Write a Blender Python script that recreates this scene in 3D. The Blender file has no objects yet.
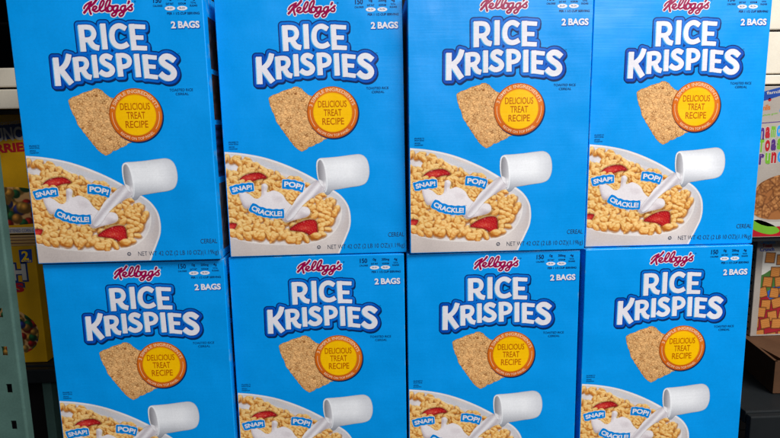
import bpy, math, random
import numpy as np
from mathutils import Matrix, Vector

random.seed(7)
rng = np.random.default_rng(11)
scene = bpy.context.scene
COL = scene.collection
W, H, D = 230.0, 324.3, 96.0        # carton size in millimetres
MM = 0.001


def lin(c):
    c = np.asarray(c, float) / 255.0
    return np.where(c <= 0.04045, c / 12.92, ((c + 0.055) / 1.055) ** 2.4)


# ------------------------------------------------------------------ materials
MATS = {}


def material(name, rgb=(200, 200, 200), rough=0.42, spec=0.5, attr=False, bump=0.35, metal=0.0,
             mottle=0.035, ripple=True, wear=None, grain=900.0, grime=0.04):
    if name in MATS:
        return MATS[name]
    m = bpy.data.materials.new(name)
    m.use_nodes = True
    nt = m.node_tree
    N, L = nt.nodes, nt.links
    b = N['Principled BSDF']
    b.inputs['Roughness'].default_value = rough
    b.inputs['Metallic'].default_value = metal
    b.inputs['Specular IOR Level'].default_value = spec
    geo = N.new('ShaderNodeNewGeometry')
    if attr:
        a = N.new('ShaderNodeAttribute')
        a.attribute_name = 'print_color'
        col = a.outputs['Color']
    else:
        r = N.new('ShaderNodeRGB')
        r.outputs[0].default_value = (*lin(rgb), 1)
        col = r.outputs[0]
    # faint ink mottling
    n1 = N.new('ShaderNodeTexNoise')
    n1.inputs['Scale'].default_value = 420.0
    n1.inputs['Detail'].default_value = 3.0
    L.new(geo.outputs['Position'], n1.inputs['Vector'])
    mr = N.new('ShaderNodeMapRange')
    mr.inputs['From Min'].default_value = 0.3
    mr.inputs['From Max'].default_value = 0.7
    mr.inputs['To Min'].default_value = 1.0 - mottle
    mr.inputs['To Max'].default_value = 1.0 + mottle
    L.new(n1.outputs['Fac'], mr.inputs['Value'])
    n2 = N.new('ShaderNodeTexNoise')       # broad uneven fading and handling marks
    n2.inputs['Scale'].default_value = 16.0
    n2.inputs['Detail'].default_value = 6.0
    n2.inputs['Roughness'].default_value = 0.62
    L.new(geo.outputs['Position'], n2.inputs['Vector'])
    mr2 = N.new('ShaderNodeMapRange')
    mr2.inputs['From Min'].default_value = 0.32
    mr2.inputs['From Max'].default_value = 0.68
    mr2.inputs['To Min'].default_value = 1.0 - grime
    mr2.inputs['To Max'].default_value = 1.0 + grime
    L.new(n2.outputs['Fac'], mr2.inputs['Value'])
    mm = N.new('ShaderNodeMath')
    mm.operation = 'MULTIPLY'
    L.new(mr.outputs['Result'], mm.inputs[0])
    L.new(mr2.outputs['Result'], mm.inputs[1])
    rr_ = N.new('ShaderNodeMapRange')
    rr_.inputs['From Min'].default_value = 0.3
    rr_.inputs['From Max'].default_value = 0.7
    rr_.inputs['To Min'].default_value = rough - 0.07
    rr_.inputs['To Max'].default_value = rough + 0.07
    L.new(n2.outputs['Fac'], rr_.inputs['Value'])
    L.new(rr_.outputs['Result'], b.inputs['Roughness'])
    mul = N.new('ShaderNodeVectorMath')
    mul.operation = 'SCALE'
    L.new(col, mul.inputs[0])
    L.new(mm.outputs[0], mul.inputs['Scale'])
    out = mul.outputs['Vector']
    if wear is not None:      # scuffed board showing at the carton's edges and corners
        tc = N.new('ShaderNodeTexCoord')
        sp = N.new('ShaderNodeSeparateXYZ')
        L.new(tc.outputs['Object'], sp.inputs[0])

        def mth(op, x, y=None, clamp=False):
            n = N.new('ShaderNodeMath')
            n.operation = op
            n.use_clamp = clamp
            for i, v in enumerate((x, y)):
                if v is None:
                    continue
                if isinstance(v, (int, float)):
                    n.inputs[i].default_value = v
                else:
                    L.new(v, n.inputs[i])
            return n.outputs[0]
        dx = mth('SUBTRACT', W / 2 * MM, mth('ABSOLUTE', sp.outputs['X']))
        dz = mth('SUBTRACT', H / 2 * MM, mth('ABSOLUTE', mth('SUBTRACT', sp.outputs['Z'], H / 2 * MM)))
        de = mth('MINIMUM', dx, dz)
        dc = mth('ADD', dx, dz)
        nz = N.new('ShaderNodeTexNoise')
        nz.inputs['Scale'].default_value = 48.0
        nz.inputs['Detail'].default_value = 5.0
        L.new(geo.outputs['Position'], nz.inputs['Vector'])
        e1 = mth('SUBTRACT', 1.0, mth('DIVIDE', de, 0.0021), True)
        e2 = mth('SUBTRACT', 1.0, mth('DIVIDE', dc, 0.011), True)
        fac = mth('MULTIPLY', mth('ADD', e1, mth('MULTIPLY', e2, 0.9)),
                  mth('MULTIPLY', mth('SUBTRACT', nz.outputs['Fac'], 0.57), 7.0, True), True)
        mx = N.new('ShaderNodeMix')
        mx.data_type = 'RGBA'
        L.new(fac, mx.inputs[0])
        L.new(out, mx.inputs[6])
        mx.inputs[7].default_value = (*lin(wear), 1)
        out = mx.outputs[2]
    L.new(out, b.inputs['Base Color'])
    # board waviness, shared by every layer of print because it follows the place
    hsum = None

    def bumpn(scale, vecscale, strength, dist, prev):
        mp = N.new('ShaderNodeMapping')
        mp.inputs['Scale'].default_value = vecscale
        L.new(geo.outputs['Position'], mp.inputs['Vector'])
        nn = N.new('ShaderNodeTexNoise')
        nn.inputs['Scale'].default_value = scale
        nn.inputs['Detail'].default_value = 2.0
        L.new(mp.outputs[0], nn.inputs['Vector'])
        bp = N.new('ShaderNodeBump')
        bp.inputs['Strength'].default_value = strength
        bp.inputs['Distance'].default_value = dist
        L.new(nn.outputs['Fac'], bp.inputs['Height'])
        if prev is not None:
            L.new(prev, bp.inputs['Normal'])
        return bp.outputs['Normal']
    nrm = bumpn(9.0, (1, 1, 1), bump, 0.012, None)
    if ripple:
        nrm = bumpn(1.0, (14, 14, 330), bump * 0.32, 0.0006, nrm)
        nrm = bumpn(1.0, (55, 55, 18), bump * 0.5, 0.0012, nrm)
    nrm = bumpn(grain, (1, 1, 1), bump * 0.3, 0.0002, nrm)
    L.new(nrm, b.inputs['Normal'])
    MATS[name] = m
    return m


INK = dict(rough=0.31, spec=0.36, bump=0.40)
BLUE = (0, 150, 234)
M_box = material('printed_blue_carton', BLUE, wear=(96, 160, 205), **INK)
M_art = material('printed_picture', attr=True, **INK)
M_white = material('white_ink', (228, 224, 230), **INK)
M_crim = material('crimson_ink', (150, 0, 70), **INK)
M_navy = material('navy_ink', (8, 40, 92), **INK)
M_dark = material('shadow_ink', (3, 42, 88), **INK)
M_orange = material('orange_ink', (212, 98, 18), **INK)
M_yellow = material('yellow_ink', (255, 205, 0), **INK)
M_brown = material('brown_ink', (188, 98, 0), **INK)
M_peach = material('pale_peach_ink', (246, 200, 160), **INK)
M_tagblue = material('tag_blue_ink', (0, 132, 215), **INK)
M_grey = material('grey_ink', (38, 52, 78), **INK)
M_cyan = material('light_cyan_ink', (92, 190, 240), **INK)
M_edge = material('mid_blue_ink', (0, 84, 180), **INK)

# ------------------------------------------------------------------ signed distance drawing


def grid(x0, y0, x1, y1, h):
    xs = np.arange(x0, x1 + h * 0.5, h)
    ys = np.arange(y0, y1 + h * 0.5, h)
    X, Y = np.meshgrid(xs, ys)
    return X, Y


def sd_poly(P, X, Y):
    P = np.asarray(P, float)
    d = np.full(X.shape, 1e9)
    inside = np.zeros(X.shape, bool)
    n = len(P)
    for i in range(n):
        ax, ay = P[i]
        bx, by = P[(i + 1) % n]
        ex, ey = bx - ax, by - ay
        wx, wy = X - ax, Y - ay
        t = np.clip((wx * ex + wy * ey) / max(ex * ex + ey * ey, 1e-9), 0, 1)
        d = np.minimum(d, (wx - ex * t) ** 2 + (wy - ey * t) ** 2)
        c = ((ay > Y) != (by > Y)) & (X < (bx - ax) * (Y - ay) / ((by - ay) if by != ay else 1e-9) + ax)
        inside ^= c
    d = np.sqrt(d)
    return np.where(inside, -d, d)


def sd_bar(a, b, w, X, Y):
    """distance to a straight stroke with square ends"""
    a, b = np.array(a, float), np.array(b, float)
    l = np.linalg.norm(b - a)
    u = (b - a) / l
    c = (a + b) / 2
    px = (X - c[0]) * u[0] + (Y - c[1]) * u[1]
    py = -(X - c[0]) * u[1] + (Y - c[1]) * u[0]
    qx, qy = np.abs(px) - l / 2, np.abs(py) - w / 2
    return np.hypot(np.maximum(qx, 0), np.maximum(qy, 0)) + np.minimum(np.maximum(qx, qy), 0)


def sd_round(pts, r, X, Y):
    d = np.full(X.shape, 1e9)
    pts = np.asarray(pts, float)
    rr = np.broadcast_to(r, (len(pts),))
    for i in range(len(pts) - 1):
        a, b = pts[i], pts[i + 1]
        e = b - a
        t = np.clip(((X - a[0]) * e[0] + (Y - a[1]) * e[1]) / max(e @ e, 1e-9), 0, 1)
        d = np.minimum(d, np.hypot(X - a[0] - e[0] * t, Y - a[1] - e[1] * t) - (rr[i] * (1 - t) + rr[i + 1] * t))
    return d


def smooth(pts, n=6, closed=False):
    P = [np.array(p, float) for p in pts]
    m = len(P)
    out = []
    rngi = range(m if closed else m - 1)
    for i in rngi:
        if closed:
            p0, p1, p2, p3 = P[(i - 1) % m], P[i], P[(i + 1) % m], P[(i + 2) % m]
        else:
            p0, p1, p2, p3 = P[max(i - 1, 0)], P[i], P[i + 1], P[min(i + 2, m - 1)]
        for k in range(n):
            t = k / n
            out.append(0.5 * ((2 * p1) + (-p0 + p2) * t + (2 * p0 - 5 * p1 + 4 * p2 - p3) * t * t
                              + (-p0 + 3 * p1 - 3 * p2 + p3) * t ** 3))
    if not closed:
        out.append(P[-1])
    return out


def sd_curve(pts, w, X, Y):
    """curved stroke of width w whose two ends are cut square"""
    s = smooth(pts, 5)
    d = sd_bar(s[0], s[1], w, X, Y)
    for i in range(1, len(s) - 1):
        d = np.minimum(d, sd_bar(s[i], s[i + 1], w, X, Y))
        if min(np.hypot(*(s[i] - s[0])), np.hypot(*(s[i] - s[-1]))) < w * .5:
            continue
        d = np.minimum(d, np.hypot(X - s[i][0], Y - s[i][1]) - w / 2)
    return d


def clip_front(d, X, Y, m=1.3):
    q = np.maximum(np.maximum(m - X, X - (W - m)), np.maximum(m - Y, Y - (H - m)))
    return np.maximum(d, q)


def sd_mesh(name, d, X, Y, layer, color=None):
    """fill the region d<0 as a flat mesh on print layer n of the carton front (mm -> m)"""
    y = -layer * 0.00009
    ny, nx = d.shape
    verts, faces, cols, vid = [], [], [], {}
    d = np.where(np.abs(d) < 1e-6, 1e-6, d)
    ins = d < 0
    full = ins[:-1, :-1] & ins[:-1, 1:] & ins[1:, 1:] & ins[1:, :-1]
    anyc = ins[:-1, :-1] | ins[:-1, 1:] | ins[1:, 1:] | ins[1:, :-1]
    h = X[0, 1] - X[0, 0]
    x0, y0 = X[0, 0], Y[0, 0]

    def corner(j, i):
        k = (j, i)
        if k not in vid:
            vid[k] = len(verts)
            verts.append((x0 + i * h, y0 + j * h))
            if color is not None:
                cols.append(color[j, i])
        return vid[k]

    def cut(j, i, j2, i2):
        k = (j, i, j2, i2) if (j, i) < (j2, i2) else (j2, i2, j, i)
        if k not in vid:
            a, b = (k[0], k[1]), (k[2], k[3])
            t = d[a] / (d[a] - d[b])
            vid[k] = len(verts)
            verts.append((x0 + (a[1] + (b[1] - a[1]) * t) * h, y0 + (a[0] + (b[0] - a[0]) * t) * h))
            if color is not None:
                cols.append(color[a] * (1 - t) + color[b] * t)
        return vid[k]
    for j in range(ny - 1):
        i = 0
        row = full[j]
        arow = anyc[j]
        idx = np.nonzero(arow)[0]
        p = 0
        while p < len(idx):
            i = int(idx[p])
            if row[i]:
                e = i + 1
                if color is None:
                    while e < nx - 1 and row[e]:
                        e += 1
                faces.append((corner(j, i), corner(j, e), corner(j + 1, e), corner(j + 1, i)))
                p += e - i
            else:
                cs = [(j, i), (j, i + 1), (j + 1, i + 1), (j + 1, i)]
                poly = []
                for k in range(4):
                    a, b = cs[k], cs[(k + 1) % 4]
                    if ins[a]:
                        poly.append(corner(*a))
                    if ins[a] != ins[b]:
                        poly.append(cut(*a, *b))
                if len(poly) >= 3:
                    faces.append(tuple(poly))
                p += 1
    me = bpy.data.meshes.new(name)
    me.from_pydata([((x - W / 2) * MM, y, z * MM) for x, z in verts], [], faces)
    if color is not None:
        at = me.color_attributes.new('print_color', 'FLOAT_COLOR', 'POINT')
        c = np.ones((len(verts), 4))
        c[:, :3] = lin(np.clip(np.array(cols), 0, 255))
        at.data.foreach_set('color', c.ravel().astype(np.float32))
    me.update()
    return me


# ------------------------------------------------------------------ small lettering
_tc = {}


def text_geo(s, bold=0.0):
    key = (s, bold)
    if key in _tc:
        return _tc[key]
    cu = bpy.data.curves.new('lettering', 'FONT')
    cu.body = s
    cu.size = 1.0
    cu.offset = bold
    cu.resolution_u = 4
    ob = bpy.data.objects.new('lettering', cu)
    COL.objects.link(ob)
    bpy.context.view_layer.update()
    me = bpy.data.meshes.new_from_object(ob.evaluated_get(bpy.context.evaluated_depsgraph_get()))
    v = np.array([tuple(p.co) for p in me.vertices])[:, :2]
    f = [tuple(p.vertices) for p in me.polygons]
    bpy.data.objects.remove(ob)
    bpy.data.curves.remove(cu)
    bpy.data.meshes.remove(me)
    mn, mx = v.min(0), v.max(0)
    _tc[key] = ((v - mn) / (mx - mn), f, (mx - mn))
    return _tc[key]


def box_map(x0, y0, x1, y1, rot=0.0, slant=0.0, c=None):
    """unit square -> rectangle, turned by rot degrees round its centre"""
    cx, cy = (x0 + x1) / 2, (y0 + y1) / 2
    r = math.radians(rot)

    def f(v):
        px = (v[:, 0] - .5) * (x1 - x0) + slant * (v[:, 1] - .5) * (y1 - y0)
        py = (v[:, 1] - .5) * (y1 - y0)
        return np.stack([cx + px * math.cos(r) - py * math.sin(r), cy + px * math.sin(r) + py * math.cos(r)], 1)
    return f


def curve_map(pts, h, w=None, x_in=0.0):
    """unit square -> strip of height h centred on a smooth curve"""
    s = np.array(smooth(pts, 8))
    seg = np.hypot(*np.diff(s, axis=0).T)
    cum = np.concatenate([[0], np.cumsum(seg)])
    Lt = cum[-1]

    def f(v):
        t = x_in + v[:, 0] * (Lt - 2 * x_in)
        cx = np.interp(t, cum, s[:, 0])
        cy = np.interp(t, cum, s[:, 1])
        dx = np.interp(t + .4, cum, s[:, 0]) - np.interp(t - .4, cum, s[:, 0])
        dy = np.interp(t + .4, cum, s[:, 1]) - np.interp(t - .4, cum, s[:, 1])
        n = np.hypot(dx, dy)
        dx, dy = dx / n, dy / n
        o = (v[:, 1] - .5) * h
        return np.stack([cx - dy * o, cy + dx * o], 1)
    return f


def arc_map(cx, cy, r, a0, a1, h, below=False):
    """unit square -> band of a circle; a0 and a1 degrees clockwise from the top"""
    def f(v):
        a = np.radians(a0 + (a1 - a0) * v[:, 0])
        rr = r + (-(v[:, 1] - .5) if below else (v[:, 1] - .5)) * h
        if below:
            a = -a + math.pi
        return np.stack([cx + rr * np.sin(a), cy + rr * np.cos(a)], 1)
    return f


def print_mesh(name, items, layer, base=(W / 2, 0.0)):
    """items: (text or (verts, faces), map, bold)"""
    y = -layer * 0.00009
    V, F, k = [], [], 0
    for s, mp, bold in items:
        v, f, _ = text_geo(s, bold)
        p = mp(v)
        V += [((a - base[0]) * MM, y, (b - base[1]) * MM) for a, b in p]
        F += [tuple(i + k for i in q) for q in f]
        k += len(p)
    me = bpy.data.meshes.new(name)
    me.from_pydata(V, [], F)
    me.update()
    return me


# ------------------------------------------------------------------ object helpers
def place(name, me, mat_, parent=None):
    if mat_ is not None and not me.materials:
        me.materials.append(mat_)
    o = bpy.data.objects.new(name, me)
    COL.objects.link(o)
    o.parent = parent
    return o


def thing(name, label, cat, loc=(0, 0, 0), group=None):
    o = bpy.data.objects.new(name, None)
    COL.objects.link(o)
    o.location = loc
    o.empty_display_size = 0.05
    o['label'] = label
    o['category'] = cat
    if group:
        o['group'] = group
    return o


def box_mesh(name, x0, y0, z0, x1, y1, z1, bev=0.0, seg=2, cuts=None):
    import bmesh
    bm = bmesh.new()
    bmesh.ops.create_cube(bm, size=1)
    for v in bm.verts:
        v.co = Vector(((x0 + x1) / 2 + v.co.x * (x1 - x0), (y0 + y1) / 2 + v.co.y * (y1 - y0),
                       (z0 + z1) / 2 + v.co.z * (z1 - z0)))
    if bev:
        bmesh.ops.bevel(bm, geom=bm.edges[:], offset=bev, segments=seg, profile=0.6, affect='EDGES')
    me = bpy.data.meshes.new(name)
    bm.to_mesh(me)
    bm.free()
    return me


def join_meshes(name, meshes):
    V, F, k = [], [], 0
    for me in meshes:
        V += [tuple(v.co) for v in me.vertices]
        F += [tuple(i + k for i in p.vertices) for p in me.polygons]
        k = len(V)
    me = bpy.data.meshes.new(name)
    me.from_pydata(V, [], F)
    me.update()
    return me


# ================================================================== artwork of the cereal carton
R_SW, K_SW, B_SW = 5.9, 6.0, 4.7


def letters(X, Y):
    d = np.full(X.shape, 1e9)

    def bar(a, b, w):
        nonlocal d
        d = np.minimum(d, sd_bar(a, b, w, X, Y))

    def cur(p, w):
        nonlocal d
        d = np.minimum(d, sd_curve(p, w, X, Y))
    # RICE
    bar((84.4, 289.4), (84.7, 259.0), 6.2)
    cur([(84.3, 286.8), (91.2, 286.9), (96.6, 285.4), (99.0, 280.2), (97.2, 275.0), (92.4, 272.6), (85.7, 272.4)], 5.2)
    cur([(92.3, 273.2), (94.8, 268.2), (98.0, 264.4), (103.4, 262.6)], 6.0)
    bar((110.3, 290.5), (110.5, 261.2), 6.0)
    cur([(137.0, 284.3), (131.6, 287.5), (126.6, 287.3), (122.0, 283.8), (120.0, 277.3), (120.7, 270.3), (124.1, 265.6),
         (129.4, 263.9), (134.3, 265.0), (138.0, 267.0)], 5.7)
    bar((144.1, 289.5), (144.8, 259.6), 6.0)
    bar((144.0, 287.1), (159.8, 286.0), 4.7)
    bar((143.8, 274.4), (156.7, 273.8), 4.6)
    bar((144.0, 262.4), (159.9, 261.5), 4.9)
    # KRISPIES
    bar((50.7, 252.3), (50.4, 219.6), 6.4)
    cur([(66.9, 256.0), (64.6, 248.6), (60.0, 242.0), (52.0, 236.6)], 5.9)
    cur([(55.0, 239.0), (59.3, 232.6), (63.0, 227.0), (66.6, 221.8)], 6.6)
    bar((74.1, 252.3), (74.4, 225.0), 6.0)
    cur([(74.0, 250.0), (79.6, 250.6), (84.9, 249.6), (87.0, 245.7), (85.6, 241.2), (82.0, 238.8), (75.0, 237.3)], 5.0)
    cur([(81.3, 239.0), (83.7, 233.6), (86.4, 230.2), (90.8, 228.6)], 5.8)
    bar((96.4, 254.8), (96.7, 228.3), 5.7)
    cur([(117.2, 250.6), (111.6, 253.3), (107.0, 252.0), (105.6, 248.1), (108.6, 244.6), (113.6, 241.8), (116.7, 237.8),
         (115.0, 233.6), (110.4, 231.6), (106.3, 232.4), (101.9, 235.4)], 5.7)
    bar((125.4, 256.2), (126.1, 229.2), 5.9)
    cur([(125.2, 253.7), (131.4, 253.7), (136.3, 251.4), (138.0, 247.0), (136.1, 242.8), (131.5, 240.8), (126.3, 240.5)], 5.0)
    bar((146.8, 255.1), (147.2, 228.2), 5.9)
    bar((156.7, 254.2), (157.3, 226.6), 5.9)
    bar((156.7, 251.9), (170.4, 250.4), 4.6)
    bar((156.7, 240.7), (168.2, 239.6), 4.4)
    bar((157.3, 229.2), (169.9, 227.4), 4.8)
    cur([(191.6, 246.6), (186.0, 250.9), (180.6, 251.4), (176.9, 248.8), (177.0, 245.0), (181.0, 241.4), (186.0, 238.2),
         (189.3, 234.3), (189.4, 230.2), (186.4, 226.9), (181.8, 226.2), (177.6, 228.0), (173.4, 231.8)], 6.6)
    return d


def logo_script():
    K = [[(99.8, 315.5), (97.0, 311.7), (93.3, 306.8), (90.1, 303.4)],
         [(90.3, 308.2), (91.7, 310.6), (94.9, 313.2), (99.8, 315.6)],
         [(106.0, 318.0), (102.8, 314.2), (99.2, 311.2), (96.5, 309.9)],
         [(96.9, 310.1), (96.6, 306.3), (97.7, 302.0)],
         [(99.9, 306.2), (103.1, 307.0), (105.2, 309.1), (103.8, 310.4), (101.3, 309.3), (100.5, 306.6), (102.4, 304.6),
          (105.5, 304.9), (110.0, 308.2), (113.5, 313.1), (114.3, 316.1), (112.3, 316.5), (109.8, 312.7), (108.2, 307.4),
          (109.9, 304.8), (112.5, 305.3), (117.0, 308.1), (120.7, 313.4), (121.8, 317.7), (119.6, 317.5), (116.8, 313.5),
          (115.1, 308.1), (115.9, 305.0), (118.6, 304.3), (121.7, 305.1), (123.2, 308.0), (122.2, 310.5), (119.3, 310.3),
          (117.9, 307.2), (118.6, 304.5)],
         [(122.4, 310.2), (125.0, 310.2)],
         [(130.3, 310.5), (127.2, 310.6), (124.9, 308.8), (124.4, 305.7), (126.6, 305.0), (128.8, 307.0), (130.3, 310.5),
          (129.0, 305.6), (126.4, 300.3), (123.5, 299.0), (122.0, 300.6), (124.3, 302.7), (129.2, 304.4), (133.2, 306.4)],
         [(139.0, 310.5), (136.0, 310.4), (133.7, 308.7), (133.2, 305.8), (135.3, 304.8), (137.6, 307.0), (139.0, 310.5),
          (137.6, 305.4), (135.0, 300.1), (132.1, 298.8), (130.8, 300.4), (132.8, 302.6), (137.5, 304.3), (141.1, 307.2),
          (144.3, 309.8), (147.1, 311.8), (145.2, 310.4), (146.7, 307.5), (145.4, 305.3), (142.6, 305.6)],
         [(143.7, 315.2), (142.4, 313.0)]]
    X, Y = grid(84, 294, 152, 323, 0.25)
    d = np.full(X.shape, 1e9)
    for i, p in enumerate(K):
        s = smooth(p, 5)
        t = np.linspace(0, 1, len(s))
        r = 1.12 + (0.36 * (1 - t) if i in (0, 2, 8) else 0.30 * t if i == 3 else 0.0 * t)
        if i == 0:
            r = 1.15 + 0.4 * t
        d = np.minimum(d, sd_round(s, r, X, Y))
    return X, Y, d


def val_noise(X, Y, s, seed):
    r = np.random.default_rng(seed)
    g = r.random((200, 200))
    x, y = X / s + 31.3, Y / s + 17.7
    xi, yi = np.floor(x).astype(int), np.floor(y).astype(int)
    fx, fy = x - xi, y - yi
    fx, fy = fx * fx * (3 - 2 * fx), fy * fy * (3 - 2 * fy)
    xi, yi = xi % 199, yi % 199
    return (g[yi, xi] * (1 - fx) + g[yi, xi + 1] * fx) * (1 - fy) + (g[yi + 1, xi] * (1 - fx) + g[yi + 1, xi + 1] * fx) * fy


def mix(a, b, t):
    t = np.asarray(t)[..., None]
    return np.asarray(a, float) * (1 - t) + np.asarray(b, float) * t


RIM = [(-6, 137.6), (2.3, 136.5), (20.5, 134.6), (42.5, 130.5), (61.2, 125.0), (80.0, 117.5), (98.7, 108.4), (116.0, 98.3),
       (133.3, 87.2), (147.4, 76.4), (155.8, 63.1), (158.2, 48.2), (156.8, 34.9), (152.2, 23.4), (146.9, 11.9), (140.6, -2.0)]
CEREAL = [(-4, 133.5), (2.2, 133.2), (17.2, 131.0), (30.9, 127.2), (40.5, 122.2), (49.7, 117.6), (62.2, 112.0), (79.4, 105.7),
          (92.0, 102.1), (101.4, 95.4), (117.1, 86.9), (129.8, 80.1), (139.8, 71.7), (144.8, 61.7), (143.6, 46.9), (137.3, 33.8),
          (128.3, 25.7), (116.0, 20.0), (94.6, 16.4), (68.5, 16.2), (39.4, 18.8), (20.2, 22.3), (1.9, 28.4), (-4, 30)]
SPLASH = [(15.8, 83.0), (20.7, 85.5), (28.6, 82.7), (36.7, 76.4), (43.6, 79.1), (45.1, 92.6), (49.7, 95.6), (53.4, 91.6),
          (52.2, 84.2), (60.8, 86.3), (71.1, 81.0), (77.1, 71.7), (85.8, 65.3), (101.6, 63.9), (106.2, 57.2), (102.0, 50.7),
          (86.3, 46.8), (73.8, 43.9), (66.6, 50.6), (54.3, 54.3), (38.4, 58.0), (31.3, 63.7), (22.6, 63.4), (18.3, 71.6)]
STREAM = [(118.5, 99.0), (111.0, 94.5), (104.4, 90.0), (91.6, 78.5), (82.3, 65.0), (73.8, 52.5), (76.5, 46.0), (84.9, 51.2),
          (92.8, 61.5), (104.2, 71.6), (118.5, 80.4), (126.7, 86.1), (124.5, 95.0)]
BERRIES = [[(16.8, 99.8), (23.6, 106.1), (34.9, 109.3), (46.0, 108.7), (53.0, 102.1), (40.8, 100.0), (29.4, 95.8), (19.8, 95.5)],
           [(77.6, 34.2), (86.0, 41.2), (99.2, 46.5), (110.6, 46.8), (114.6, 40.4), (113.8, 21.2), (108.7, 22.0), (98.7, 29.3),
            (85.7, 32.0)],
           [(-3.5, 43.6), (10.6, 44.7), (8.2, 37.5), (-1.5, 30.7)]]


def berry_color(P, X, Y, seed):
    cx, cy = np.mean(P, 0)
    d = sd_poly(smooth(P, 4, True), X, Y)
    edge = np.clip(-d / 3.2, 0, 1)
    c = mix((128, 4, 18), (188, 20, 30), edge)
    flesh = np.clip(1 - np.hypot((X - cx + 2) / 13.0, (Y - cy - 1) / 4.2), 0, 1)
    c = mix(c, (228, 96, 70), flesh * 0.7)
    sx = np.cos(X * 2.6 + Y * .9) * np.cos(Y * 2.9 - X * .5)
    c = mix(c, (240, 170, 90), np.clip((sx - .80) * 6, 0, 1) * 0.85)
    hi = np.clip((val_noise(X, Y, 2.0, seed) - .72) * 5, 0, 1)
    return mix(c, (250, 190, 180), hi * .4), d


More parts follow.
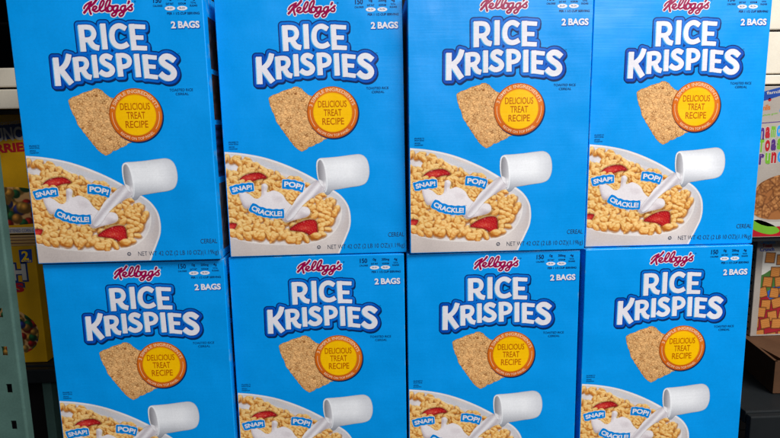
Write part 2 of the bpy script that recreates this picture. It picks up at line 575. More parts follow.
def bowl_picture():
    X, Y = grid(0.2, 0.2, 160, 138, 0.5)
    X = X + 0.0
    rim = smooth(RIM, 5) + [np.array((-6.0, -2.0))]
    d_rim = sd_poly(rim, X, Y)
    d_cer = sd_poly(smooth(CEREAL, 5, True), X, Y)
    # china: outside wall, rolled lip, inside wall
    wall = mix((214, 208, 204), (234, 230, 228), np.clip((X - 20) / 90, 0, 1))
    wall = mix(wall, (176, 172, 176), np.clip((X - 128) / 30, 0, 1) * .55)
    wall = mix(wall, (190, 184, 184), np.clip(1 - Y / 22, 0, 1) * .45)
    C = wall * np.array((.965, .93, .915))
    inner = np.clip((8.5 - d_cer) / 3, 0, 1) * np.clip((Y - 30) / 45, 0, 1)
    C = mix(C, (206, 204, 208), inner)
    lip = np.exp(-((d_rim + 1.3) / 1.0) ** 2)
    C = mix(C, (246, 245, 247), lip * .8)
    lowlip = np.exp(-((d_cer - 1.0) / 1.0) ** 2) * (Y < 60)
    C = mix(C, (246, 240, 234), lowlip * .7)
    C = mix(C, (150, 140, 140), np.clip(1 + d_rim / .6, 0, 1) * .35)
    # milk inside
    inm = d_cer < 0
    milk = mix((214, 204, 204), (236, 228, 226), val_noise(X, Y, 7, 3))
    C = np.where(inm[..., None], milk, C)
    # crisped rice: overlapping puffed grains, far ones first
    r = np.random.default_rng(5)
    pts = []
    tries = 0
    while len(pts) < 420 and tries < 45000:
        tries += 1
        x, y = r.uniform(-3, 148), r.uniform(14, 134)
        pts_ok = all(((x - a) * .92) ** 2 + ((y - b) * 1.3) ** 2 > (5.9 - y * .008) ** 2 for a, b in pts)
        if pts_ok:
            pts.append((x, y))
    P = np.array(pts)
    dc = sd_poly(smooth(CEREAL, 5, True), P[:, 0], P[:, 1])
    pool1 = np.hypot((P[:, 0] - 4) / 7, (P[:, 1] - 118) / 7) < 1     # milk at the far left
    pool2 = sd_poly(smooth(SPLASH, 3, True), P[:, 0], P[:, 1]) < -2.5
    pool3 = np.hypot((P[:, 0] - 139) / 6, (P[:, 1] - 44) / 10) < 1
    pool4 = np.hypot((P[:, 0] - 70) / 12, (P[:, 1] - 19) / 3) < 1
    keep = (dc < -1.6) & ~pool1 & ~pool2 & ~pool3 & ~pool4
    P = P[keep]
    P = P[np.argsort(-P[:, 1])]
    berries = [(B, *berry_color(B, X, Y, 40 + i)) for i, B in enumerate(BERRIES)]
    done = set()
    for x, y in P:
        for bi, yb in ((0, 98), (1, 25.5), (2, 34)):
            if bi not in done and y < yb:
                _, bc, bd = berries[bi]
                m = np.clip(-bd / .5, 0, 1) * (d_cer < 0)
                C = mix(C, C * .55, np.clip(1 - np.maximum(bd, 0) / 2.0, 0, 1) * .6 * (d_cer < 0))
                C = C * (1 - m[..., None]) + bc * m[..., None]
                done.add(bi)
        far = y / 134
        a = r.uniform(5.8, 8.2) * (1.08 - .22 * far)
        bb = a * r.uniform(.50, .72)
        th = r.normal(0.3, .75)
        x0, x1, y0, y1 = x - 13, x + 13, y - 13, y + 13
        i0, i1 = max(int(x0 / .5), 0), min(int(x1 / .5), X.shape[1])
        j0, j1 = max(int(y0 / .5), 0), min(int(y1 / .5), X.shape[0])
        if i1 - i0 < 2 or j1 - j0 < 2:
            continue
        xs, ys = X[j0:j1, i0:i1] - x, Y[j0:j1, i0:i1] - y
        bend = r.normal(0, .014)

        def local(xx, yy):
            u = xx * math.cos(th) + yy * math.sin(th)
            v = -xx * math.sin(th) + yy * math.cos(th)
            v = v + bend * u * u - bend * a * a * .3
            return u, v
        u, v = local(xs, ys)
        wob = 1 + .42 * (val_noise(X[j0:j1, i0:i1] + x * 7, Y[j0:j1, i0:i1], 4.2, 9) - .5)
        q = np.sqrt((u / a) ** 2 + (v / bb) ** 2) * wob
        # soft contact shade below
        us, vs = local(xs - .5, ys + 1.3)
        qs = np.sqrt((us / a) ** 2 + (vs / bb) ** 2)
        inside = (d_cer[j0:j1, i0:i1] < .8)
        sub = C[j0:j1, i0:i1]
        sub = mix(sub, (142, 78, 24), np.clip((1.22 - qs) / .34, 0, 1) * .58 * inside)
        hgt = np.sqrt(np.clip(1 - q * q, 0, 1)) * bb
        hgt = hgt - .9 * np.exp(-((v - .3 * bb) / (bb * .25)) ** 2) * np.exp(-(u / a / .6) ** 2) * r.choice([0, 0, 0, 1])
        hgt = hgt + 1.5 * val_noise(X[j0:j1, i0:i1] + y * 3, Y[j0:j1, i0:i1] + x * 5, 2.5, 12)
        gy, gx = np.gradient(hgt, .5)
        nz = 1 / np.sqrt(gx * gx + gy * gy + 1)
        lam = np.clip((-gx * .30 - gy * .62 + .72) * nz, 0, 1.2)
        hue = r.uniform(-1, 1)
        lo = np.array((184 + 10 * hue, 104 + 12 * hue, 30 + 8 * hue))
        mid = np.array((230 + 8 * hue, 170 + 12 * hue, 92 + 16 * hue))
        hi = np.array((252, 216, 146))
        col = np.where((lam < .62)[..., None], mix(lo, mid, np.clip(lam / .62, 0, 1)), mix(mid, hi, np.clip((lam - .62) / .42, 0, 1)))
        m = np.clip((1 - q) * bb / .55, 0, 1) * (d_cer[j0:j1, i0:i1] < 1.6)
        C[j0:j1, i0:i1] = sub * (1 - m[..., None]) + col * m[..., None]
    # milk splash
    ds = sd_poly(smooth(SPLASH, 5, True), X, Y)
    C = mix(C, C * .62, np.clip(1 - np.maximum(sd_poly(smooth(SPLASH, 5, True), X - .8, Y + 1.4), 0) / 1.6, 0, 1) * .6 * (ds > 0))
    h = 3.2 * (1 - np.exp(np.minimum(ds, 0) / 2.8)) + 4.2 * val_noise(X, Y, 13, 21)
    gy, gx = np.gradient(h, .5)
    lam = np.clip(.72 - gx * .30 - gy * .45, 0, 1.1) / np.sqrt(1 + gx * gx + gy * gy)
    mc = mix((186, 170, 174), (236, 228, 230), np.clip((lam - .25) / .5, 0, 1))
    m = np.clip(-ds / .5, 0, 1)
    C = C * (1 - m[..., None]) + mc * m[..., None]
    # poured stream of milk
    dt = sd_poly(smooth(STREAM, 5, True), X, Y)
    ax = np.array([(73.8, 47.0), (83.0, 58.0), (98.0, 75.5), (112.0, 86.5), (122, 92)])
    da = sd_round(smooth(ax, 5), 0.0, X, Y)
    streak = np.cos((X * .78 - Y * .72) * .62 + 1.0 + 1.5 * val_noise(X, Y, 30, 8))
    mc = mix((186, 176, 182), (238, 233, 236), np.clip(.66 + .34 * streak - np.clip(da - 5, 0, 4) * .14, 0, 1))
    C = mix(C, C * .7, np.clip(1 - np.maximum(dt, 0) / 1.2, 0, 1) * .5 * (dt > 0))
    m = np.clip(-dt / .5, 0, 1)
    C = C * (1 - m[..., None]) + mc * m[..., None]
    C = C * (1 + .05 * (rng.random(X.shape)[..., None] - .5))
    return sd_mesh('bowl_picture', clip_front(d_rim, X, Y), X, Y, 1, C)


JUG = [(116.2, 117.5), (117.6, 123.2), (121.6, 125.9), (130.5, 126.4), (145, 127.4), (161.2, 129.2), (173.0, 129.6), (180.3, 124.6),
       (183.6, 114.9), (183.6, 102.9), (179.6, 93.4), (171.9, 89.4), (158.6, 87.6), (145.4, 85.6), (136.2, 84.0), (132.3, 79.8),
       (128.2, 78.2), (125.4, 82.0), (124.0, 88.0), (118.8, 95), (116.4, 106)]
MOUTH = [(117.6, 118.0), (119.2, 122.6), (122.2, 123.6), (125.4, 118.5), (127.6, 108.2), (128.2, 96.0), (127.2, 86.6), (125.4, 83.5),
         (122.4, 88.7), (119.1, 96.7), (117.4, 107.4)]


def jug_picture():
    X, Y = grid(113, 75, 187, 133, 0.5)
    d = sd_poly(smooth(JUG, 4, True), X, Y)
    t = (Y - 80) / 48.0
    C = mix((150, 152, 160), (243, 243, 246), np.clip(np.sin(np.clip(t, 0, 1) * 2.5) * 1.05, 0, 1))
    C = mix(C, (206, 207, 213), np.clip((X - 160) / 22, 0, 1) * .8)
    dm = sd_poly(smooth(MOUTH, 4, True), X, Y)
    ins = mix((118, 116, 122), (206, 204, 208), np.clip((X - 116) / 12, 0, 1))
    ins = mix(ins, (238, 234, 236), np.clip((98 - Y) / 6, 0, 1))
    m = np.clip(-dm / .6, 0, 1)
    C = C * (1 - m[..., None]) + ins * m[..., None]
    C = mix(C, (250, 250, 252), np.exp(-((dm - 1.0) / .7) ** 2) * .8)
    C = mix(C, (120, 120, 135), np.clip(1 + d / .8, 0, 1) * .55)
    # the poured milk runs out over the lip
    dt = sd_poly(smooth(STREAM, 5, True), X, Y)
    m = np.clip(-dt / .6, 0, 1) * (dm < .5)
    C = C * (1 - m[..., None]) + mix((206, 200, 205), (246, 243, 245), val_noise(X, Y, 3, 5)) * m[..., None]
    return sd_mesh('jug_picture', d, X, Y, 2, C)


TREAT = [(60.8, 203.2), (69.0, 206.8), (81.6, 211.7), (94.8, 215.4), (99.8, 213.9), (110.0, 205.8), (124, 196), (132, 176), (133.5, 154.4),
         (129.0, 149.6), (121.3, 145.2), (108.0, 139.9), (100.0, 134.8), (96.0, 135.6), (88.2, 143.5), (79.5, 155.5), (70.6, 169.5), (64.3, 184.5),
         (60.0, 198.0)]


def worley(X, Y, s, seed):
    r = np.random.default_rng(seed)
    g = r.random((120, 120, 2))
    hx = r.random((120, 120))
    x, y = X / s + 20, Y / s + 20
    xi, yi = np.floor(x).astype(int), np.floor(y).astype(int)
    f1 = np.full(X.shape, 9.0)
    f2 = np.full(X.shape, 9.0)
    idv = np.zeros(X.shape)
    for dy in (-1, 0, 1):
        for dx in (-1, 0, 1):
            cx, cy = (xi + dx) % 120, (yi + dy) % 120
            px, py = xi + dx + g[cy, cx, 0], yi + dy + g[cy, cx, 1]
            dd = np.hypot(x - px, y - py)
            near = dd < f1
            f2 = np.where(near, f1, np.minimum(f2, dd))
            idv = np.where(near, hx[cy, cx], idv)
            f1 = np.where(near, dd, f1)
    return f1, f2, idv


def treat_picture():
    X, Y = grid(56, 130, 138, 220, 0.5)
    d = sd_poly(smooth(TREAT, 4, True), X, Y)
    d = d + 1.5 * (val_noise(X, Y, 3.2, 31) - .5)
    th = .5
    U, V_ = X * math.cos(th) + Y * math.sin(th), (-X * math.sin(th) + Y * math.cos(th)) * 1.25
    f1, f2, idv = worley(U + 2.6 * val_noise(X, Y, 3, 6), V_ + 2.2 * val_noise(X, Y, 2.6, 16), 3.3, 77)
    h = np.clip(f2 - f1, 0, .45) * 1.7 + .9 * val_noise(X, Y, 2.2, 19) + .5 * val_noise(X, Y, 6, 29)
    gy, gx = np.gradient(h, .5)
    lam = np.clip(.62 - gx * .34 - gy * .42, 0, 1.1)
    pit = np.clip((.42 - val_noise(X, Y, 2.9, 91)) * 4, 0, 1) * np.clip((.32 - (f2 - f1)) * 5, 0, 1)
    C = mix((212, 152, 90), (234, 180, 118), np.clip(h, 0, 1))
    C = mix(C, (136, 80, 34), pit * .9)
    C = mix(C, (150, 98, 54), np.clip(1 - (f2 - f1) / .22, 0, 1) * .5)
    C = mix(C, (246, 200, 138), np.clip((lam - .64) * 2.2, 0, 1) * .9)
    C = mix(C, (148, 92, 48), np.clip((.5 - lam) * 1.7, 0, 1) * .7)
    C = C * (0.92 + .14 * idv[..., None])
    C = mix(C, (132, 82, 42), np.clip(1 + d / 1.3, 0, 1) * .45)
    # front cut edge of the bar, lower left
    C = mix(C, (176, 120, 72), np.clip((168 - Y - (X - 70) * .55) / 14, 0, 1) * .25)
    return sd_mesh('treat_picture', d, X, Y, 1, C)


def badge_art():
    cx, cy, R = 139.6, 182.9, 32.2
    X, Y = grid(cx - 36, cy - 37, cx + 36, cy + 36, 0.5)
    dd = np.hypot(X - cx, Y - cy)
    sh = sd_mesh('badge_shade', np.hypot(X - cx - 1.0, Y - cy + 1.2) - R - .4, X, Y, 2)
    C = mix((230, 126, 30), (200, 92, 16), np.clip(.5 - (Y - cy + (X - cx) * .2) / 70, 0, 1))
    C = mix(C, (146, 60, 14), np.clip((dd - R + 1.3) / .8, 0, 1) * .8)
    ring = sd_mesh('badge_ring', dd - R, X, Y, 3, C)
    C = mix((252, 192, 0), (255, 202, 10), np.clip(1 - np.hypot(X - cx, Y - cy + 2) / 16, 0, 1) * .8)
    C = mix(C, (214, 150, 20), np.clip((dd - 24.6 + 1.4) / 1.2, 0, 1) * .5)
    disc = sd_mesh('badge_disc', dd - 24.6, X, Y, 4, C)
    # fine lines on the ring at either side
    X2, Y2 = grid(cx - 31, cy - 20, cx + 31, cy + 20, 0.3)
    a = np.degrees(np.arctan2(np.abs(X2 - cx), Y2 - cy + 0.0))
    q = np.abs(np.hypot(X2 - cx, Y2 - cy) - 28.4) - .28
    lines = [sd_mesh('ring_line', np.maximum(np.maximum(q, -sg * (X2 - cx)), np.maximum((82 - a) * .4, (a - 127) * .4)), X2, Y2, 4) for sg in (-1, 1)]
    word1 = [print_mesh('ring_lettering', [('3 SIMPLE INGREDIENTS', arc_map(cx, cy, 28.4, -74, 72, 4.2), .012)], 5),
             print_mesh('ring_lettering', [('RECIPE ON TOP PANEL', arc_map(cx, cy, 28.5, -44, 44, 3.2, True), .01)], 5)]
    word2 = print_mesh('recipe_lettering', [
        ('DELICIOUS', box_map(121.5, 189.3, 157.5, 197.6), .012), ('TREAT', box_map(128.4, 178.6, 151.0, 187.0), .012),
        ('RECIPE', box_map(126.2, 167.6, 153.6, 176.2), .012)], 5)
    return sh, ring, disc, lines, word1, word2


# ------------------------------------------------------------------ build the carton once
def make_carton():
    t = thing('cereal_box', 'blue carton', 'cereal box')
    body = box_mesh('carton', -W / 2 * MM, 0, 0, W / 2 * MM, D * MM, H * MM, 0.0013, 3)
    for p in body.polygons:
        p.use_smooth = True
    c = place('carton', body, M_box, t)
    md = c.modifiers.new('wn', 'WEIGHTED_NORMAL')
    md.keep_sharp = False
    # title
    X, Y = grid(36, 208, 208, 302, 0.4)
    dl = letters(X, Y) - .28
    hole = np.minimum(dl - 4.7, 0)
    Xs, Ys = X - 1.0, Y + 1.9
    dls = letters(Xs, Ys)
    shade = place('title_shadow', sd_mesh('title_shadow', np.minimum(dls - 4.7, dl - 5.0), X, Y, 1), M_dark, t)
    xk = np.clip(np.abs(X - 124) / 62 - .35, 0, 1) * np.clip((262 - Y) / 8, 0, 1)
    f = np.clip((dl - 3.2) / .9, 0, 1)
    nearl = np.exp(-(np.maximum(dl, 0) / 1.0) ** 2)
    C = mix((0, 114, 212), (0, 70, 176), xk)
    C = mix(C, (0, 50, 140), nearl * .9)
    C = mix(C, (2, 40, 118), f)
    panel = place('title_outline', sd_mesh('title_outline', dl - 4.3, X, Y, 2, C), M_art, t)
    cy_ = place('letter_bevel', sd_mesh('letter_bevel', letters(X + 1.5, Y + .55) + .15, X, Y, 3), M_cyan, t)
    C = mix((229, 225, 231), (200, 206, 232), np.clip((dl + .8) / .8, 0, 1) * .35)
    tl = place('title_lettering', sd_mesh('title_lettering', dl + .05, X, Y, 4, C), M_art, t)
    panel.parent = tl
    cy_.parent = tl
    shade.parent = tl
    # brand script
    X, Y, d = logo_script()
    bl = place('brand_lettering', sd_mesh('brand_lettering', d, X, Y, 3), M_crim, t)
    place('lettering_outline', sd_mesh('lettering_outline', d - .95, X, Y, 2), M_white, bl)
    # nutrition strip, upper right
    nt_ = [('150', box_map(172.0, 313.2, 181.6, 319.4), .02), ('CALORIES', box_map(171.3, 308.8, 182.4, 311.0), .015),
           ('0g', box_map(189.0, 315.4, 193.4, 319.6), .02), ('SAT FAT', box_map(186.6, 310.7, 195.6, 313.2), .015),
           ('200mg', box_map(200.6, 315.2, 210.6, 319.4), .02), ('SODIUM', box_map(201.2, 310.9, 210.0, 313.3), .015),
           ('4g', box_map(216.6, 315.2, 221.2, 319.4), .02), ('TOTAL', box_map(215.8, 312.0, 222.2, 314.0), .015),
           ('SUGARS', box_map(214.6, 308.6, 223.4, 310.8), .015),
           ('0% DV', box_map(187.6, 305.9, 194.4, 307.9), .015), ('9% DV', box_map(201.8, 305.9, 208.8, 307.9), .015),
           ('PER 1 1/2 CUP SERVING', box_map(187.2, 299.6, 225.4, 302.4), .02)]
    place('nutrition_lettering', print_mesh('nutrition_lettering', nt_, 3), M_navy, t)
    X, Y = grid(183, 302, 214, 312, 0.3)
    dd = np.minimum(np.hypot((X - 191.0) / 6.1, (Y - 306.8) / 2.5), np.hypot((X - 205.3) / 6.1, (Y - 306.8) / 2.5)) - 1
    place('nutrition_oval', sd_mesh('nutrition_oval', dd, X, Y, 2), M_white, t)
    gb = [('2', box_map(190.6, 283.9, 196.2, 292.0), .035), ('BAGS', box_map(199.0, 284.0, 224.4, 292.1), .038)]
    q = place('bag_count_lettering', print_mesh('bag_count_lettering', gb, 3), M_white, t)
    gb = [('2', box_map(190.6, 282.9, 197.6, 292.0), .06), ('BAGS', box_map(198.8, 283.0, 225.4, 292.1), .06)]
    place('lettering_shade', print_mesh('lettering_shade', gb, 2), M_edge, q)
    # pictures
    place('treat_picture', treat_picture(), M_art, t)
    sh, ring, disc, lines, w1, w2 = badge_art()
    b = place('recipe_badge', ring, M_art, t)
    place('badge_shade', sh, M_dark, b)
    place('badge_disc', disc, M_art, b)
    for q in lines:
        place('ring_line', q, M_peach, b)
    for q in w1:
        place('ring_lettering', q, M_peach, b)
    place('recipe_lettering', w2, M_brown, b)
    bo = place('bowl_picture', bowl_picture(), M_art, t)
    place('jug_picture', jug_picture(), M_art, t)
    # the three sound words on their ribbons
    for nm, pts, hh, s in (('SNAP!', [(7.6, 87.4), (20.6, 90.2), (33.6, 91.0)], 6.0, 'snap'),
                           ('POP!', [(74.0, 93.9), (86.0, 92.6), (97.6, 88.8)], 7.0, 'pop'),
                           ('CRACKLE!', [(31.4, 65.2), (40.9, 59.9), (54.3, 56.3), (70.3, 55.7)], 6.6, 'crackle')):
        sm = smooth(pts, 8)
        P = np.array(pts)
        X, Y = grid(P[:, 0].min() - 7, P[:, 1].min() - 8, P[:, 0].max() + 7, P[:, 1].max() + 8, 0.3)
        d = sd_curve(pts, hh + 1.6, X, Y) - 1.9
        d = d + .35 * np.cos(X * .75)
        d = clip_front(d, X, Y)
        rb = place('sound_ribbon', sd_mesh('sound_ribbon', d, X, Y, 4), M_tagblue, t)
        place('ribbon_border', sd_mesh('ribbon_border', clip_front(d - .5, X, Y), X, Y, 3), M_white, rb)
        place('sound_lettering', print_mesh('sound_lettering', [(nm, curve_map(pts, hh, x_in=.4), .035)], 5), M_white, rb)
    # small print
    sp_ = [('TOASTED RICE', box_map(182.9, 210.6, 211.0, 213.6), .0), ('CEREAL', box_map(189.8, 205.9, 205.6, 208.8), .0),
           ('ENLARGED TO', box_map(7.2, 147.6, 19.4, 149.3), .01), ('SHOW DETAIL', box_map(7.2, 145.0, 19.4, 146.7), .01),
           ('SERVING', box_map(7.2, 141.7, 14.4, 143.3), .01), ('SUGGESTION', box_map(7.2, 139.2, 17.8, 140.8), .01),
           ('TM', box_map(195.8, 254.2, 198.2, 255.4), .0), ('TM', box_map(97.8, 94.6, 99.8, 95.4), .0),
           ('TM', box_map(71.6, 61.6, 73.6, 62.4), .0), ('\u00ae', box_map(149.6, 314.2, 151.8, 316.2), .0)]
    for grp in (sp_[0:2], sp_[2:4], sp_[4:6], sp_[6:7], sp_[7:8], sp_[8:9], sp_[9:10]):
        nm = 'small_print' if len(grp) > 1 else 'trademark_sign'
        place(nm, print_mesh(nm, grp, 5), M_navy, t)
    place('cereal_lettering', print_mesh('cereal_lettering', [('CEREAL', box_map(206.4, 21.4, 227.2, 27.2), -.004)], 3), M_grey, t)
    nw = [('NET WT 42 OZ (2 LB 10 OZ)(1.19kg)', box_map(126.8, 5.4, 227.8, 13.0), -.008)]
    place('net_weight_lettering', print_mesh('net_weight_lettering', nw, 3), M_grey, t)
    X, Y = grid(111, 6, 120, 15, 0.25)
    rr = np.hypot(X - 115.4, Y - 10.2)
    k = place('kosher_mark', sd_mesh('kosher_mark', np.abs(rr - 2.1) - .35, X, Y, 3), M_grey, t)
    place('mark_letter', print_mesh('mark_letter', [('U', box_map(114.3, 8.9, 116.5, 11.5), .02)], 3), M_grey, k)
    # printed right-hand side panel
    V, F, Cc = [], [], []
    panels = [(16, 10, D - 8, 96, (96, 92, 96)), (16, 104, D - 8, 170, (40, 60, 110)), (16, 176, D - 8, 232, (70, 50, 44)),
              (16, 238, D - 8, 300, (60, 56, 64))]
    for (a, b0, c_, d_, col) in panels:
        k0 = len(V)
        n = 12
        for j in range(n + 1):
            for i in range(n + 1):
                V.append(((W / 2) * MM + .0001, (a + (c_ - a) * i / n) * MM, (b0 + (d_ - b0) * j / n) * MM))
                v = np.array(col, float) * rng.uniform(.55, 1.05) if col[2] < 100 else np.array(col, float) * (0.45 if j % 2 else 1)
                Cc.append(v)
        for j in range(n):
            for i in range(n):
                q0 = k0 + j * (n + 1) + i
                F.append((q0, q0 + 1, q0 + n + 2, q0 + n + 1))
    me = bpy.data.meshes.new('side_panel_print')
    me.from_pydata(V, [], F)
    at = me.color_attributes.new('print_color', 'FLOAT_COLOR', 'POINT')
    cc = np.ones((len(V), 4))
    cc[:, :3] = lin(np.clip(np.array(Cc), 0, 255))
    at.data.foreach_set('color', cc.ravel().astype(np.float32))
    place('side_panel_print', me, M_art, t)
    # top: two closing flaps meeting on the centre line
    for s in (0, 1):
        me = box_mesh('top_flap', -W / 2 * MM + .003, (3 + s * 46) * MM, H * MM - .0002, W / 2 * MM - .003, (45 + s * 46) * MM, H * MM + .0004)
        place('top_flap', me, M_box, t)
    return t


def copy_tree(o, parent=None):
    c = o.copy()
    COL.objects.link(c)
    c.parent = parent
    for ch in list(o.children):
        copy_tree(ch, c)
    return c


# fitted poses: x, y, z, yaw, pitch, roll
POSES = [
    ('T1', (-.3537, -.0087, .3262, -.0100, .0094, -.0028), 'blue cereal carton at the left end of the upper row, beside the cream rail'),
    ('T2', (-.1149, .0042, .3262, .0022, -.0033, -.0037), 'second blue cereal carton from the left in the upper row, standing straight'),
    ('T3', (.1191, -.0043, .3262, .0059, .0051, .0018), 'third blue cereal carton from the left in the upper row, set slightly forward'),
    ('T4', (.3540, .0074, .3262, .0063, .0008, .0032), 'blue cereal carton at the right end of the upper row, beside the rainbow-lettered box'),
    ('B1', (-.3526, .0015, .0006, -.0049, .0087, .0001), 'blue cereal carton at the left end of the lower row, beside the green post'),
    ('B2', (-.1181, .0039, .0006, -.0250, -.0021, -.0012), 'second blue cereal carton from the left in the lower row, turned slightly'),
    ('B3', (.1144, -.0033, .0006, -.0113, -.0100, .0016), 'third blue cereal carton from the left in the lower row'),
    ('B4', (.3518, -.0007, .0006, .0155, -.0050, .0014), 'blue cereal carton at the right end of the lower row, beside the squares-printed box'),
]


def rotm(y, p, r):
    return Matrix.Rotation(y, 3, 'Z') @ Matrix.Rotation(p, 3, 'X') @ Matrix.Rotation(r, 3, 'Y')


first = make_carton()
for i, (k, (x, y, z, ya, pi_, ro), lab) in enumerate(POSES):
    o = first if i == 0 else copy_tree(first)
    o.matrix_world = Matrix.Translation((x, y, z)) @ rotm(ya, pi_, ro).to_4x4()
    o['label'] = lab
    o['category'] = 'cereal box'
    o['group'] = 'blue rice cereal cartons stacked in two rows'

# ================================================================== neighbours and the shelf
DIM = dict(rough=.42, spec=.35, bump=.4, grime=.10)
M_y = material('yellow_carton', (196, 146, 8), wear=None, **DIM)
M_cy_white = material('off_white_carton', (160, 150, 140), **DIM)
M_cream = material('cream_painted_metal', (214, 204, 186), rough=.45, spec=.4, bump=.12, ripple=False, mottle=.03, grime=.07)
M_green = material('grey_green_painted_metal', (74, 102, 94), rough=.42, spec=.4, bump=.08, ripple=False, mottle=.08, grime=.16)
M_black = material('black_board', (16, 14, 14), rough=.8, spec=.2, bump=.2, ripple=False)
M_deck = material('dark_shelf_metal', (24, 27, 29), rough=.5, spec=.3, bump=.15, ripple=False)
M_card = material('brown_cardboard', (86, 60, 42), rough=.85, spec=.1, bump=.3, grime=.2)


def carton_box(name, label, x0, y0, z0, x1, y1, z1, m, group=None):
    cx, cy = (x0 + x1) / 2, y0
    t = thing(name, label, 'cereal box', (cx, cy, z0), group)
    me = box_mesh('carton', x0 - cx, 0, 0, x1 - cx, y1 - y0, z1 - z0, .0015, 3)
    place('carton', me, m, t)
    return t, cx * 1000, z0 * 1000


def wtext(name, s, x0, z0, x1, z1, base, layer, m, parent, bold=.03, rot=0):
    return place(name, print_mesh(name, [(s, box_map(x0, z0, x1, z1, rot), bold)], layer, base), m, parent)


def wpatch(name, P, base, layer, m, parent, sm=True, h=.8, color=None):
    P = smooth(P, 4, True) if sm else P
    A = np.array(P)
    X, Y = grid(A[:, 0].min() - 2, A[:, 1].min() - 2, A[:, 0].max() + 2, A[:, 1].max() + 2, h)
    d = sd_poly(P, X, Y)
    C = color(X, Y, d) if color else None
    me = sd_mesh(name, d, X + (W / 2 - base[0]), Y - base[1], layer, C)
    return place(name, me, m, parent)


def balls_pic(seed, cols, rad):
    def f(X, Y, d):
        r = np.random.default_rng(seed)
        C = np.broadcast_to(np.array((196, 150, 96), float), X.shape + (3,)).copy()
        n = int((X.max() - X.min()) * (Y.max() - Y.min()) / (rad * rad * 1.3))
        for _ in range(n):
            x, y = r.uniform(X.min(), X.max()), r.uniform(Y.min(), Y.max())
            c = np.array(cols[r.integers(len(cols))], float)
            q = np.hypot(X - x, Y - y) / (rad * r.uniform(.75, 1.15))
            l = np.clip(1.15 - .9 * np.hypot(X - x + rad * .3, Y - y - rad * .35) / rad, .45, 1.1)
            m = np.clip((1 - q) * 4, 0, 1)[..., None]
            C = C * (1 - m) + c * l[..., None] * m
        return C
    return f


YCOL = [(190, 36, 30), (40, 110, 60), (214, 150, 60), (226, 168, 76), (60, 70, 160), (206, 140, 60)]
M_ywhite = material('pale_ink', (180, 174, 164), **DIM)
M_band = material('dark_blue_band_ink', (26, 50, 100), **DIM)
M_red = material('dark_red_ink', (166, 22, 34), **DIM)
M_bluei = material('royal_blue_ink', (20, 62, 140), **DIM)
M_purple = material('purple_ink', (74, 40, 110), **DIM)
M_greeni = material('leaf_green_ink', (104, 160, 40), **DIM)
M_lblue = material('sky_blue_ink', (40, 140, 206), **DIM)
M_npic = material('dim_picture_ink', attr=True, **DIM)

# yellow boxes on the left, lower one nearer
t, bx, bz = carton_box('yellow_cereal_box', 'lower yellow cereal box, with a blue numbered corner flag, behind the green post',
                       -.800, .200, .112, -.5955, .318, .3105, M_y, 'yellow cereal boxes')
base = (bx, bz)
wtext('name_outline', 'CRUNCH', -762, 251, -610, 285, base, 1, M_band, t, .10)
wtext('name_lettering', 'CRUNCH', -760, 254, -613, 282, base, 2, M_ywhite, t, .05)
wtext('flavour_outline', 'BERRIES', -747, 232, -616, 252, base, 3, M_band, t, .10)
wtext('flavour_lettering', 'BERRIES', -745, 234, -619, 250, base, 4, M_red, t, .05)
wpatch('corner_flag', [(-621, 283), (-601, 284), (-600, 306), (-621, 305)], base, 1, M_bluei, t, False)
wtext('flag_number', '2', -617, 288, -606, 303, base, 2, M_yellow, t, .03)
wtext('flag_word', 'BAGS', -618.5, 285, -602.5, 288, base, 2, M_yellow, t, .02)
wpatch('fruit_cereal_picture', [(-770, 132), (-720, 122), (-650, 124), (-612, 140), (-606, 176), (-640, 206), (-700, 216), (-760, 190)], base, 1,
       M_npic, t, color=balls_pic(4, YCOL, 8))
for k in range(7):
    q = place('top_stripe', box_mesh('top_stripe', -.100, .012 + k * .0155, .1985, .099, .0155 + k * .0155 + (k % 2) * .002, .19875), M_band if k % 2 else M_ywhite, t)

t, bx, bz = carton_box('yellow_cereal_box', 'upper yellow cereal box picturing coloured fruit cereal, under the cream shelf rail',
                       -.870, .322, .3118, -.6300, .395, .5280, M_y, 'yellow cereal boxes')
base = (bx, bz)
wpatch('name_band', [(-800, 478), (-720, 482), (-640, 488), (-640, 514), (-720, 508), (-800, 503)], base, 1, M_band, t, False)
wtext('name_lettering', 'CRUNCH', -745, 481, -651, 505, base, 2, M_ywhite, t, .03, 3)
wtext('slogan_lettering', 'CRUNCHY SWEET CEREAL', -720, 510, -645, 516, base, 2, M_ywhite, t, .01, 4)
wtext('flavour_lettering', 'BERRIES', -745, 460, -655, 477, base, 2, M_red, t, .05, 3)
wpatch('milk_bowl_picture', [(-790, 332), (-720, 328), (-655, 332), (-640, 345), (-645, 385), (-690, 398), (-760, 392), (-796, 360)], base, 1,
       M_npic, t, color=balls_pic(9, YCOL, 11))
wpatch('white_strip', [(-868, 313), (-632, 313), (-632, 324), (-868, 324)], base, 1, M_ywhite, t, False)
wtext('strip_lettering', 'NET WT 18 OZ SWEETENED CORN CEREAL', -760, 315, -650, 321, base, 2, M_bluei, t, .01)

